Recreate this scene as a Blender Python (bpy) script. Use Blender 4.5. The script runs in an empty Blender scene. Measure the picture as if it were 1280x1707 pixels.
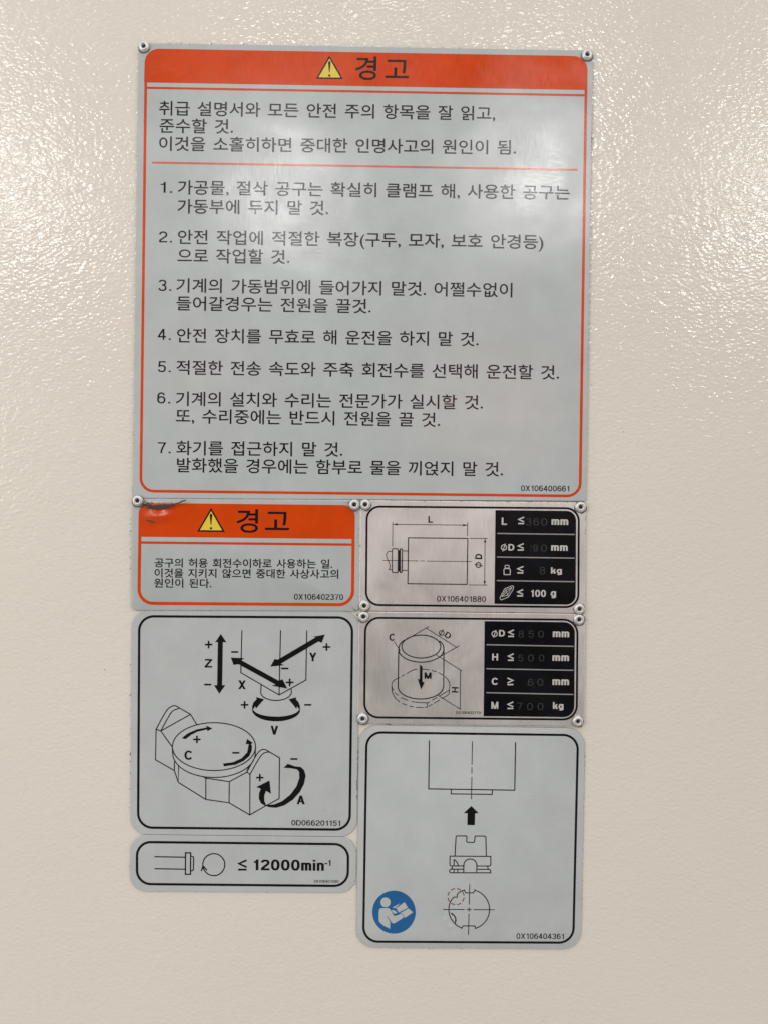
import bpy, bmesh, math, random
from mathutils import Matrix, Vector

# ------------------------------------------------------------------ camera, world, lamps, exposure
S = 0.00028                     # metres on the panel per pixel of the 1280 x 1707 photograph
CX, CY = 640.0, 853.5
DIST = 0.36                     # phone to panel
ROLL = 0.0125
CR, SR = math.cos(ROLL), math.sin(ROLL)
sc = bpy.context.scene
COL = sc.collection

cam = bpy.data.cameras.new('camera')
cam.sensor_fit = 'VERTICAL'
cam.sensor_height = 36.0
cam.lens = 36.0 * DIST / (1707 * S)
cam.clip_start, cam.clip_end = 0.005, 100.0
cam_o = bpy.data.objects.new('camera', cam)
COL.objects.link(cam_o)
cam_o.matrix_world = Matrix(((CR, -SR, 0, 0), (0, 0, -1, -DIST), (SR, CR, 0, 0), (0, 0, 0, 1)))
sc.camera = cam_o

world = bpy.data.worlds.new('World')
sc.world = world
world.use_nodes = True
wn, wl = world.node_tree.nodes, world.node_tree.links
bg = wn['Background']
tc = wn.new('ShaderNodeTexCoord')
sep = wn.new('ShaderNodeSeparateXYZ')
mr = wn.new('ShaderNodeMapRange')            # dark hall straight behind the phone, lighter out to the sides
mr.inputs['From Min'].default_value = -0.86
mr.inputs['From Max'].default_value = -0.58
up = wn.new('ShaderNodeMapRange')            # roof side brighter than floor side
up.inputs['From Min'].default_value = -0.8
up.inputs['From Max'].default_value = 0.9
tint = wn.new('ShaderNodeMix'); tint.data_type = 'RGBA'
tint.inputs['A'].default_value = (1.10, 1.06, 1.00, 1)
tint.inputs['B'].default_value = (3.0, 2.99, 2.95, 1)
ramp = wn.new('ShaderNodeMix'); ramp.data_type = 'RGBA'
ramp.inputs['A'].default_value = (0.12, 0.118, 0.115, 1)
wl.new(tc.outputs['Generated'], sep.inputs[0])
wl.new(sep.outputs['Y'], mr.inputs['Value'])
wl.new(sep.outputs['Z'], up.inputs['Value'])
wl.new(up.outputs[0], tint.inputs['Factor'])
wl.new(tint.outputs['Result'], ramp.inputs['B'])
wl.new(mr.outputs[0], ramp.inputs['Factor'])
wl.new(ramp.outputs['Result'], bg.inputs['Color'])
bg.inputs['Strength'].default_value = 0.51

def lamp(name, loc, target, size, power, color, shape='DISK', size_y=None):
    l = bpy.data.lights.new(name, 'AREA')
    l.shape = shape
    l.size = size
    if size_y: l.size_y = size_y
    l.energy = power
    l.color = color
    o = bpy.data.objects.new(name, l)
    COL.objects.link(o)
    o.location = loc
    o.rotation_euler = (Vector(target) - Vector(loc)).to_track_quat('-Z', 'Y').to_euler()
    return o

# a row of hall lamps hung 2.4 m above the phone, about six metres behind it
for x, y, z, p in ((-2.95, -5.6, 2.50, 28), (-0.80, -5.6, 2.45, 28), (1.05, -5.6, 2.62, 28), (3.0, -5.6, 2.52, 28)):
    lamp('hall_lamp', (x, y, z), (0, 0, 0), 0.55, p, (1.0, 0.985, 0.96))
# the next row, nearer the panel and so higher up
for x in (-2.2, 0.0, 2.2):
    lamp('hall_lamp', (x, -2.6, 2.6), (0, 0, 0), 0.35, 4.5, (1.0, 0.985, 0.96))

# added soft fill lamp at left, so the panel dims towards bottom right
lamp('left_fill_light', (-0.80, -0.66, 0.16), (-0.12, 0, 0.03), 0.4, 2.3, (1.0, 0.965, 0.90))

# added dim pink lamps, standing in for an unseen pinkish surface the film mirrors
lamp('pink_glow', (0.20, -1.2, 0.22), (0.20, 0, 0.22), 0.27, 0.30, (1.0, 0.42, 0.46), 'RECTANGLE', 0.17)
lamp('pink_glow', (-0.36, -1.2, 0.27), (-0.36, 0, 0.27), 0.15, 0.09, (1.0, 0.42, 0.46), 'RECTANGLE', 0.15)

sc.view_settings.view_transform = 'Standard'
sc.view_settings.look = 'None'
sc.view_settings.exposure = 0.0
sc.view_settings.gamma = 1.0
sc.view_settings.use_curve_mapping = False
sc.render.engine = 'CYCLES'

# ------------------------------------------------------------------ materials
def new_mat(name, base, rough, metal=0.0, spec=0.5):
    m = bpy.data.materials.new(name)
    m.use_nodes = True
    p = m.node_tree.nodes['Principled BSDF']
    p.inputs['Base Color'].default_value = (*base, 1)
    p.inputs['Roughness'].default_value = rough
    p.inputs['Metallic'].default_value = metal
    p.inputs['Specular IOR Level'].default_value = spec
    return m, m.node_tree.nodes, m.node_tree.links, p

def node(n, kind, **kw):
    a = n.new(kind)
    for k, v in kw.items():
        if k in a.inputs: a.inputs[k].default_value = v
        else: setattr(a, k, v)
    return a

def noise(n, l, vec, scale, detail=2.0, rough=0.5, dist=0.0):
    a = n.new('ShaderNodeTexNoise')
    a.inputs['Scale'].default_value = scale
    a.inputs['Detail'].default_value = detail
    a.inputs['Roughness'].default_value = rough
    a.inputs['Distortion'].default_value = dist
    l.new(vec, a.inputs['Vector'])
    return a.outputs['Fac']

def mapped(n, l, rot=(0, 0, 0), scale=(1, 1, 1)):
    g = n.new('ShaderNodeNewGeometry')
    mp = n.new('ShaderNodeMapping')
    mp.inputs['Rotation'].default_value = rot
    mp.inputs['Scale'].default_value = scale
    l.new(g.outputs['Position'], mp.inputs['Vector'])
    return mp.outputs['Vector']

def math_n(n, l, op, a, b):
    m = n.new('ShaderNodeMath'); m.operation = op
    for i, v in enumerate((a, b)):
        if isinstance(v, (int, float)): m.inputs[i].default_value = v
        else: l.new(v, m.inputs[i])
    return m.outputs[0]

def range_n(n, l, v, a, b, c, d):
    m = n.new('ShaderNodeMapRange')
    l.new(v, m.inputs['Value'])
    for k, x in zip(('From Min', 'From Max', 'To Min', 'To Max'), (a, b, c, d)):
        m.inputs[k].default_value = x
    return m.outputs[0]

def mix_col(n, l, f, a, b):
    m = n.new('ShaderNodeMix'); m.data_type = 'RGBA'
    l.new(f, m.inputs['Factor'])
    for k, v in (('A', a), ('B', b)):
        if isinstance(v, tuple): m.inputs[k].default_value = (*v, 1)
        else: l.new(v, m.inputs[k])
    return m.outputs['Result']

def bump(n, l, p, height, dist, strength=1.0):
    b = n.new('ShaderNodeBump')
    b.inputs['Strength'].default_value = strength
    b.inputs['Distance'].default_value = dist
    l.new(height, b.inputs['Height'])
    l.new(b.outputs['Normal'], p.inputs['Normal'])

# cream paint with an orange-peel skin and a few dark specks
def make_panel():
    m, n, l, p = new_mat('cream_panel_paint', (0.60, 0.545, 0.465), 0.15, spec=0.5)
    v = mapped(n, l)
    v2 = mapped(n, l, rot=(0, 0.5, 0), scale=(1.0, 1.0, 1.5))
    h = math_n(n, l, 'ADD', noise(n, l, v2, 500, 0.6, 0.4, 0.35), math_n(n, l, 'MULTIPLY', noise(n, l, v, 215, 0.0), 0.7))
    bump(n, l, p, h, 0.000175)
    l.new(range_n(n, l, noise(n, l, v, 17, 4.0, 0.6), 0.35, 0.68, 0.12, 0.20), p.inputs['Roughness'])
    spk = range_n(n, l, noise(n, l, v, 420, 2.0, 0.6), 0.755, 0.78, 0, 1)
    tone = noise(n, l, v, 14, 3.0)
    c = mix_col(n, l, tone, (0.645, 0.596, 0.528), (0.675, 0.626, 0.556))
    c = mix_col(n, l, spk, c, (0.10, 0.09, 0.075))
    l.new(c, p.inputs['Base Color'])
    return m

# printed film: every ink on a sign shares its worn gloss
def sign_mat(name, base, metal=0.0, rough=0.2, wear=0.05, spec=0.5, speck=None):
    m, n, l, p = new_mat(name, base, rough, metal, spec)
    v = mapped(n, l)
    va = mapped(n, l, rot=(0, 0.55, 0), scale=(1, 1, 9))
    vb = mapped(n, l, rot=(0, -0.12, 0), scale=(12, 1, 1))
    big = noise(n, l, v, 22, 2.0)
    scr_a = noise(n, l, va, 260, 3.0, 0.6)
    scr_b = noise(n, l, vb, 210, 3.0, 0.6)
    which = range_n(n, l, noise(n, l, v, 11, 1.0), 0.42, 0.58, 0, 1)
    mx = n.new('ShaderNodeMix'); mx.data_type = 'FLOAT'
    l.new(which, mx.inputs['Factor']); l.new(scr_a, mx.inputs['A']); l.new(scr_b, mx.inputs['B'])
    scr = mx.outputs['Result']
    r = math_n(n, l, 'ADD', range_n(n, l, big, 0.3, 0.7, rough - 0.06, rough + 0.06), range_n(n, l, scr, 0.3, 0.7, -0.05, 0.05))
    l.new(r, p.inputs['Roughness'])
    h = math_n(n, l, 'ADD', math_n(n, l, 'MULTIPLY', scr, 0.12), math_n(n, l, 'MULTIPLY', big, 5.0))
    bump(n, l, p, h, 0.00012)
    f = range_n(n, l, noise(n, l, v, 60, 4.0, 0.65), 0.3, 0.7, 0, 1)
    lo = tuple(max(0, c * (1 - wear)) for c in base)
    hi = tuple(min(1, c * (1 + wear) + 0.0015) for c in base)
    c = mix_col(n, l, f, lo, hi)
    if speck:
        s = range_n(n, l, noise(n, l, v, 900, 2.0, 0.7), 0.62, 0.72, 0, 1)
        c = mix_col(n, l, s, c, speck)
    l.new(c, p.inputs['Base Color'])
    return m

def metal_mat():
    m, n, l, p = new_mat('brushed_aluminium', (0.46, 0.42, 0.40), 0.42, 0.75)
    v = mapped(n, l)
    vb = mapped(n, l, rot=(0, 0.04, 0), scale=(10, 1, 0.6))
    scr = noise(n, l, vb, 240, 3.0, 0.65)
    blot = noise(n, l, v, 35, 3.0, 0.6, 0.6)
    r = math_n(n, l, 'ADD', range_n(n, l, blot, 0.3, 0.7, 0.36, 0.5), range_n(n, l, scr, 0.3, 0.7, -0.03, 0.03))
    l.new(r, p.inputs['Roughness'])
    bump(n, l, p, math_n(n, l, 'ADD', math_n(n, l, 'MULTIPLY', scr, 0.2), math_n(n, l, 'MULTIPLY', blot, 1.0)), 0.00006)
    fleck = range_n(n, l, noise(n, l, v, 800, 1.0, 0.6), 0.74, 0.80, 0, 1)
    c = mix_col(n, l, range_n(n, l, scr, 0.3, 0.7, 0, 1), (0.71, 0.672, 0.64), (0.78, 0.735, 0.70))
    c = mix_col(n, l, fleck, c, (0.70, 0.67, 0.65))
    l.new(c, p.inputs['Base Color'])
    return m

PAINT = make_panel()
FILM = sign_mat('grey_film', (0.410, 0.434, 0.430))
FILM_L = sign_mat('grey_label_film', (0.42, 0.44, 0.434), rough=0.24)
EDGE = new_mat('shaded_plate_edge', (0.13, 0.13, 0.125), 0.6)[0]  # darkened to paint in the contact shade along the sign edges
METAL = metal_mat()
RED = sign_mat('orange_red_ink', (0.55, 0.050, 0.0015), wear=0.08, spec=0.4)
RED_W = sign_mat('worn_red_ink', (0.56, 0.10, 0.055), wear=0.2)
BLACK = sign_mat('black_ink', (0.006, 0.006, 0.007), wear=0.2, spec=0.42)
BLACK_S = sign_mat('scuffed_black_ink', (0.002, 0.002, 0.003), wear=0.4, spec=0.2, rough=0.34, speck=(0.013, 0.013, 0.015))
THIN = sign_mat('thin_black_ink', (0.013, 0.013, 0.013), wear=0.3, spec=0.42)
YELLOW = sign_mat('yellow_ink', (0.66, 0.50, 0.055))
BLUE = sign_mat('blue_ink', (0.018, 0.105, 0.27))
DRED = sign_mat('dull_red_ink', (0.17, 0.06, 0.055))
PALE = sign_mat('bare_metal_lettering', (0.46, 0.44, 0.43), rough=0.4)
PALE_D = sign_mat('dull_bare_metal_line', (0.24, 0.23, 0.225), rough=0.4)
STAMP = sign_mat('stamped_digit', (0.034, 0.033, 0.034), rough=0.4, spec=0.3)
ALU = new_mat('rivet_aluminium', (0.60, 0.59, 0.575), 0.42, 0.75)[0]
HOLE = new_mat('rivet_pin_steel', (0.012, 0.012, 0.012), 0.6)[0]
RIVET_SHADE = new_mat('rivet_contact_shade', (0.12, 0.11, 0.10), 0.7)[0]  # dark tone for the painted contact shade round the rivets
GRIME = new_mat('grime', (0.035, 0.03, 0.025), 0.8)[0]

# ------------------------------------------------------------------ geometry helpers (drawn in the flat of the panel)
def W(x, y, d):
    u, w = (x - CX) * S, (CY - y) * S
    return Vector((u * CR - w * SR, -d, u * SR + w * CR))

class Flat:
    """flat printed shapes, in panel pixels, d metres in front of the panel"""
    def __init__(s, d, disp=None, refine=None):
        s.bm = bmesh.new(); s.d = d; s.k = 0; s.disp = disp; s.refine = refine
    def depth(s):
        s.k += 1
        return s.d + s.k * 0.6e-6
    def poly(s, pts, d=None):
        d = s.depth() if d is None else d
        s.bm.faces.new([s.bm.verts.new((x, y, d)) for x, y in pts]); return s
    def strip(s, A, B, closed=False, d=None):
        d = s.depth() if d is None else d
        a = [s.bm.verts.new((x, y, d)) for x, y in A]; b = [s.bm.verts.new((x, y, d)) for x, y in B]
        n = len(a)
        for i in range(n if closed else n - 1):
            j = (i + 1) % n
            s.bm.faces.new((a[i], a[j], b[j], b[i]))
        return s
    def offsets(s, pts, w, closed=False):
        n = len(pts); A = []; B = []
        for i in range(n):
            p = Vector(pts[i])
            q0 = Vector(pts[i - 1]) if (i > 0 or closed) else None
            q1 = Vector(pts[(i + 1) % n]) if (i < n - 1 or closed) else None
            d0 = (p - q0).normalized() if q0 is not None else None
            d1 = (q1 - p).normalized() if q1 is not None else None
            if d0 is None: d0 = d1
            if d1 is None: d1 = d0
            n0 = Vector((-d0.y, d0.x)); n1 = Vector((-d1.y, d1.x))
            m = n0 + n1
            if m.length < 0.3: m = n0
            m.normalize()
            k = w / 2 / max(0.5, m.dot(n0))
            A.append(tuple(p + m * k)); B.append(tuple(p - m * k))
        return A, B
    def line(s, pts, w, closed=False):
        A, B = s.offsets(pts, w, closed)
        return s.strip(A, B, closed)
    def disc(s, c, r, n=40):
        return s.poly([(c[0] + r * math.cos(t * 2 * math.pi / n), c[1] + r * math.sin(t * 2 * math.pi / n)) for t in range(n)])
    def mesh(s, name, mat, root):
        bm = s.bm
        if s.refine:
            x0, y0, x1, y1, st = s.refine
            for ax, lo, hi in ((0, x0, x1), (1, y0, y1)):
                t = lo
                while t <= hi:
                    no = (1, 0, 0) if ax == 0 else (0, 1, 0)
                    bmesh.ops.bisect_plane(bm, geom=bm.verts[:] + bm.edges[:] + bm.faces[:], dist=1e-7, plane_co=(t, t, 0), plane_no=no)
                    t += st
        for v in bm.verts:
            x, y, d = v.co
            if s.disp: d += s.disp(x, y)
            v.co = W(x, y, d) - root.location
        bm.normal_update()
        bmesh.ops.reverse_faces(bm, faces=[f for f in bm.faces if f.normal.y > 0])
        me = bpy.data.meshes.new(name)
        bm.to_mesh(me); bm.free()
        if s.disp:
            for f in me.polygons: f.use_smooth = True
        me.materials.append(mat)
        o = bpy.data.objects.new(name, me)
        COL.objects.link(o)
        o.parent = root if root.type == 'EMPTY' else root
        return o

def ell(cx, cy, rx, ry, a0, a1, n=28):
    return [(cx + rx * math.cos(math.radians(a0 + (a1 - a0) * i / n)), cy + ry * math.sin(math.radians(a0 + (a1 - a0) * i / n))) for i in range(n + 1)]

def rquad(q, r, n=10):
    """rounded quad: q = TL, TR, BR, BL"""
    rs = r if isinstance(r, (list, tuple)) else [r] * 4
    out = []
    for i in range(4):
        c = Vector(q[i]); dp = (Vector(q[i - 1]) - c).normalized(); dn = (Vector(q[(i + 1) % 4]) - c).normalized()
        rr = rs[i]; ce = c + rr * (dp + dn)
        for k in range(n + 1):
            t = math.pi / 2 * k / n
            out.append(tuple(ce - rr * (math.cos(t) * dn + math.sin(t) * dp)))
    return out

def inset(q, w):
    out = []
    for i in range(4):
        c = Vector(q[i]); dp = (Vector(q[i - 1]) - c).normalized(); dn = (Vector(q[(i + 1) % 4]) - c).normalized()
        out.append(tuple(c + w * (dp + dn)))
    return out

def Z(ox, oy, k):
    def f(*pts):
        r = [(ox + x / k, oy + y / k) for x, y in pts]
        return r if len(r) > 1 else r[0]
    return f

def smooth(pts, n=6, closed=False):
    """Catmull-Rom through the points"""
    out = []; m = len(pts)
    for i in range(m if closed else m - 1):
        g = lambda j: Vector(pts[j % m]) if closed else Vector(pts[min(max(j, 0), m - 1)])
        p0, p1, p2, p3 = g(i - 1), g(i), g(i + 1), g(i + 2)
        for k in range(n):
            t = k / n
            out.append(tuple(0.5 * ((2 * p1) + (p2 - p0) * t + (2 * p0 - 5 * p1 + 4 * p2 - p3) * t * t + (3 * p1 - p0 - 3 * p2 + p3) * t ** 3)))
    if not closed: out.append(tuple(pts[-1]))
    return out

# ------------------------------------------------------------------ lettering
DESK = bpy.data.scenes.new('lettering')       # Korean letters are cut here and moved over as meshes; removed at the end
_cache = {}
def cut_hangul(lines, weight, space=1.35):
    """one block of text, cut back into its lines"""
    cu = bpy.data.curves.new('lettering', 'FONT')
    cu.body = '\n'.join(lines); cu.size = 1; cu.offset = weight; cu.space_word = space; cu.resolution_u = 4; cu.space_line = 3.0
    o = bpy.data.objects.new('lettering', cu)
    DESK.collection.objects.link(o)
    with bpy.context.temp_override(scene=DESK, view_layer=DESK.view_layers[0]):
        dg = bpy.context.evaluated_depsgraph_get()
    me = bpy.data.meshes.new_from_object(o.evaluated_get(dg))
    vs = [(v.co.x, v.co.y) for v in me.vertices]
    got = [([], [], {}) for _ in lines]
    for f in me.polygons:
        k = min(len(lines) - 1, max(0, round(-(vs[f.vertices[0]][1] - 0.37) / 3.0)))
        V, F, M = got[k]
        row = []
        for i in f.vertices:
            if i not in M:
                M[i] = len(V); V.append((vs[i][0], vs[i][1] + 3.0 * k))
            row.append(M[i])
        F.append(tuple(row))
    for s, (V, F, M) in zip(lines, got): _cache[s] = (V, F)
    bpy.data.objects.remove(o); bpy.data.meshes.remove(me); bpy.data.curves.remove(cu)

def hangul(s): return _cache[s]

def put(flat, shape, p0, p1, em, mid, heavy=0.0105):
    """fit a line of lettering between p0 and p1 (ends of its centre line); em = pixels per em, mid = em height of the centre line"""
    vs, fs = shape
    xa = min(v[0] for v in vs); xb = max(v[0] for v in vs)
    p0 = Vector(p0); p1 = Vector(p1); ax = p1 - p0; L = ax.length; ax.normalize()
    up = Vector((ax.y, -ax.x))
    for dx, dy in ((-heavy, 0), (heavy, 0), (0, -heavy), (0, heavy)):       # printed heavier than the typeface: four overlapping impressions
        d = flat.depth()
        nv = []
        for x, y in vs:
            q = p0 + ax * ((x - xa) / (xb - xa) * L + dx * em) + up * ((y - mid + dy) * em)
            nv.append(flat.bm.verts.new((q.x, q.y, d)))
        for f in fs: flat.bm.faces.new([nv[i] for i in f])
    return flat

def oval(cx, cy, rx, ry, a0, a1, n=20, e=2.35):
    out = []
    for i in range(n + 1):
        t = math.radians(a0 + (a1 - a0) * i / n); c, s = math.cos(t), math.sin(t)
        out.append((cx + rx * math.copysign(abs(c) ** (2 / e), c), cy + ry * math.copysign(abs(s) ** (2 / e), s)))
    return out

def grotesque(ch, w):
    """plain sans-serif letter: cap height 1, stem w -> (width, strokes, filled outlines)"""
    h = w / 2; L = []; P = []
    D = 0.60 + 0.25 * (w - 0.14)               # digit width
    a = w * 1.12                               # a stem cut on the slant
    par = lambda x0, y0, x1, y1, k=a: P.append([(x0, y0), (x0 + k, y0), (x1 + k, y1), (x1, y1)])
    if ch == '0': L.append((oval(D / 2, .5, D / 2 - h, .51 - h, 0, 360, 32)[:-1], True)); return D, L, P
    if ch == '1':
        x = 0.40
        P.append([(x - w, 0), (x, 0), (x, 1), (x - w * .8, 1), (x - w * 1.0, .90), (x - w * 1.35, .84), (.07, .82), (.07, .82 - w * .72), (x - w, .82 - w * .72)])
        return x + 0.07, L, P
    if ch == '2': L.append((oval(D / 2, .70, D / 2 - h, .30 - h, 178, -28) + [(D * .52, .40), (h * 1.25, .20), (h * 1.1, h), (D, h)], False)); return D, L, P
    if ch == '3':
        L.append((oval(D / 2, .745, D / 2 - h - .02, .265 - h, 170, -90), False))
        L.append((oval(D / 2, .28, D / 2 - h, .29 - h + .012, 95, -172), False)); return D, L, P
    if ch == '4':
        x = D * .80
        L.append(([(x - h, 0), (x - h, 1)], False)); L.append(([(0, .22 + h), (D, .22 + h)], False)); par(0, .22 + w * .9, x - a * 1.0, 1.0); return D, L, P
    if ch == '5': L.append(([(D - .03, 1 - h), (.08 + h, 1 - h), (h + .035, .47)], False)); L.append((oval(D / 2, .325, D / 2 - h, .335 - h, 140, -165), False)); return D, L, P
    if ch in '69':
        r = oval(D / 2, .32, D / 2 - h, .33 - h, 0, 360, 28)[:-1]; s = oval(D / 2, .5, D / 2 - h, .51 - h, 32, 185)
        if ch == '9': r = [(D - x, 1 - y) for x, y in r]; s = [(D - x, 1 - y) for x, y in s]
        L.append((r, True)); L.append((s, False)); return D, L, P
    if ch == '7': L.append(([(0, 1 - h), (D - h * .9, 1 - h), (D - h, .93), (D * .62, .55), (D * .46, .22), (D * .42, 0)], False)); return D, L, P
    if ch == '8':
        L.append((oval(D / 2, .75, D / 2 - h - .025, .26 - h + .015, 0, 360, 26)[:-1], True)); L.append((oval(D / 2, .275, D / 2 - h, .285 - h + .02, 0, 360, 26)[:-1], True)); return D, L, P
    if ch == 'X': W_ = .68; par(0, 0, W_ - a, 1); par(W_ - a, 0, 0, 1); return W_, L, P
    if ch == 'V': W_ = .68; par(W_ / 2 - a * .5, 0, 0, 1); par(W_ / 2 - a * .5, 0, W_ - a, 1); return W_, L, P
    if ch == 'A':
        W_ = .72; par(0, 0, W_ / 2 - a * .5, 1); par(W_ - a, 0, W_ / 2 - a * .5, 1); L.append(([(W_ * .2, .24 + h), (W_ * .8, .24 + h)], False)); return W_, L, P
    if ch == 'Y':
        W_ = .68; par(W_ / 2 - a * .5, .38, 0, 1); par(W_ / 2 - a * .5, .38, W_ - a, 1); L.append(([(W_ / 2, 0), (W_ / 2, .42)], False)); return W_, L, P
    if ch == 'Z':
        W_ = .64; L += [([(.02, 1 - h), (W_, 1 - h)], False), ([(0, h), (W_, h)], False)]; par(0, w * .8, W_ - a * 1.05, 1 - w * .8); return W_, L, P
    if ch == 'D': W_ = .70; L.append(([(h, h), (h, 1 - h)] + oval(.34, .5, W_ - .34 - h, .5 - h, 90, -90, e=2.2), True)); return W_, L, P
    if ch == 'C': W_ = .72; L.append((oval(W_ / 2, .5, W_ / 2 - h, .51 - h, 36, 324, 30, 2.15), False)); return W_, L, P
    if ch == 'L': L += [([(h, 1), (h, h), (.56, h)], False)]; return .56, L, P
    if ch == 'H': L += [([(h, 0), (h, 1)], False), ([(.70 - h, 0), (.70 - h, 1)], False), ([(w * .5, .52), (.70 - w * .5, .52)], False)]; return .70, L, P
    if ch == 'M':
        W_ = .84; L += [([(h, 0), (h, 1)], False), ([(W_ - h, 0), (W_ - h, 1)], False)]; par(W_ / 2 - a * .5, 0, 0.0, 1, a); par(W_ / 2 - a * .5, 0, W_ - a, 1, a); return W_, L, P
    X = .735
    if ch in 'nm':
        L.append(([(h, 0), (h, X)], False)); s = .50 if ch == 'n' else .455
        for k in range(1 if ch == 'n' else 2):
            o = k * (s - w); L.append((oval(o + s / 2, .50, s / 2 - h, X + .012 - .50 - h, 172, 0, 14) + [(o + s - h, 0)], False))
        return (s if ch == 'n' else 2 * s - w), L, P
    if ch == 'i': L += [([(h, 0), (h, X - .01)], False), ([(h, .84), (h, 1)], False)]; return w, L, P
    if ch == 'k':
        L.append(([(h, 0), (h, 1)], False)); par(w * .7, .24, .52 - a * .95, X - .01, a * .98); par(.54 - a, 0, w + .07, .40, a); return .54, L, P
    if ch == 'g':
        L.append((oval(.27, .365, .27 - h, .375 - h, 0, 360, 26)[:-1], True)); L.append(([(.56 - h, X - .01), (.56 - h, .0)] + oval(.285, .0, .275 - h, .215 - h, 0, -150, 16), False)); return .56, L, P
    if ch == '.': P.append([(0, 0), (w * 1.15, 0), (w * 1.15, w * 1.15), (0, w * 1.15)]); return w * 1.15, L, P
    raise KeyError(ch)

def latin(flat, s, p0, p1, cap, w, gap=0.095):
    """letters along the baseline p0 -> p1, cap height in pixels, stem w of the cap height"""
    x = 0.0; L = []; P = []
    for ch in s:
        W_, l, p = grotesque(ch, w)
        g = gap * (0.75 if ch in '1.' else 1.0)
        L += [([(a + x, b) for a, b in q], c) for q, c in l]; P += [[(a + x, b) for a, b in q] for q in p]
        x += W_ + gap
    x -= gap
    p0 = Vector(p0); p1 = Vector(p1); ax = p1 - p0; n = ax.length; ax.normalize(); up = Vector((ax.y, -ax.x))
    T = lambda q: tuple(p0 + ax * (q[0] / x * n) + up * (q[1] * cap))
    for q, c in L:
        A, B = flat.offsets(q, w, c)
        flat.strip([T(v) for v in A], [T(v) for v in B], c)
    for q in P: flat.poly([T(v) for v in q])
    return flat

def cap_text(flat, s, x0, x1, top, base, w, slope=0.0, gap=0.095):
    return latin(flat, s, (x0, base), (x1, base + slope * (x1 - x0)), base - top, w, gap)

def leq(flat, x0, x1, top, base, w, flip=False):
    a, o = (x0, x1) if not flip else (x1, x0)
    m = top + (base - top) * 0.38
    e = top + (base - top) * 0.76
    flat.line([(o, top + w * 0.45), (a + (w * 0.4 if not flip else -w * 0.4), m), (o, e - w * 0.35)], w)
    flat.line([(x0, base - w / 2), (x1, base - w / 2)], w)
    return flat

def phi(flat, c, r, w, a, b):
    c = Vector(c)
    o = [(c.x + r * math.cos(t), c.y + r * math.sin(t)) for t in [i * math.pi / 14 for i in range(28)]]
    flat.line(o, w, closed=True)
    flat.line([a, b], w * 0.8)
    return flat

# ------------------------------------------------------------------ things
def thing(name, label, cat, px, py, group=None):
    o = bpy.data.objects.new(name, None)
    o.empty_display_size = 0.01
    COL.objects.link(o)
    o.location = W(px, py, 0)
    o['label'] = label; o['category'] = cat
    if group: o['group'] = group
    return o

def plate(root, q, r, th, mat, disp=None, refine=None, rag=0.0):
    """a thin plate with a small rounded-over rim"""
    loops = [rquad(q, r, 8), rquad(q, r, 8), rquad(inset(q, 0.6), [max(0.2, x - 0.6) for x in (r if isinstance(r, (list, tuple)) else [r] * 4)], 8)]
    ds = [0.00002, th - 0.6 * S * 0.5, th]
    f = Flat(0, disp, refine)
    bm = f.bm
    vv = [[bm.verts.new((x, y, d)) for x, y in lp] for lp, d in zip(loops, ds)]
    n = len(vv[0])
    for a, b in zip(vv, vv[1:]):
        for i in range(n):
            bm.faces.new((a[i], a[(i + 1) % n], b[(i + 1) % n], b[i]))
    bm.faces.new(vv[-1])
    o = f.mesh('plate', mat, root)
    o.data.materials.append(EDGE)
    for p in o.data.polygons:
        if abs(p.normal.y) < 0.4: p.material_index = 1
    return o

def ring(root, q, r, w, d, mat, name='border', **kw):
    rs = r if isinstance(r, (list, tuple)) else [r] * 4
    f = Flat(d, **kw)
    f.strip(rquad(q, rs), rquad(inset(q, w), [max(0.3, x - w) for x in rs]), closed=True)
    return f.mesh(name, mat, root)

rv_me = None
def rivets(root, spots, base):
    """blind rivets: a domed head with a sunken dark pin"""
    global rv_me
    if rv_me is None:
        def lathe(name, prof, mat, n=36):
            bm = bmesh.new()
            rows = [[bm.verts.new((r * S * math.cos(2 * math.pi * i / n), -h, r * S * math.sin(2 * math.pi * i / n))) for i in range(n)] for r, h in prof]
            for a, b in zip(rows, rows[1:]):
                for i in range(n): bm.faces.new((a[i], b[i], b[(i + 1) % n], a[(i + 1) % n]))
            bm.faces.new(rows[-1][::-1])
            bmesh.ops.recalc_face_normals(bm, faces=bm.faces[:])
            me = bpy.data.meshes.new(name); bm.to_mesh(me); bm.free()
            for p in me.polygons: p.use_smooth = True
            me.materials.append(mat)
            return me
        head = lathe('rivet', [(8.6, -0.0002), (9.1, 0.0001), (9.0, 0.00045), (8.3, 0.0009), (7.2, 0.00125), (5.8, 0.00145), (4.7, 0.00142), (3.8, 0.00125), (3.3, 0.00085), (3.15, 0.0002)], ALU)
        pin = lathe('pin', [(3.1, 0.00015), (3.05, 0.00035), (2.0, 0.00045), (0.6, 0.0005)], HOLE, 20)
        rv_me = (head, pin)
    for x, y in spots:
        o = bpy.data.objects.new('rivet', rv_me[0]); COL.objects.link(o); o.parent = root
        o.location = W(x, y, base) - root.location
        o.rotation_euler = (0, random.uniform(0, 6), 0)
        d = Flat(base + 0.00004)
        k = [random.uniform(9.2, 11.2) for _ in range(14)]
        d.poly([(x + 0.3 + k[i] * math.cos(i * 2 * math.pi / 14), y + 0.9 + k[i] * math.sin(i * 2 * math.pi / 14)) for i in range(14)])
        d.mesh('shade_ring', RIVET_SHADE, root)  # uneven dark disc paints the contact shadow below each rivet head
        p = bpy.data.objects.new('pin', rv_me[1]); COL.objects.link(p); p.parent = o

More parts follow.
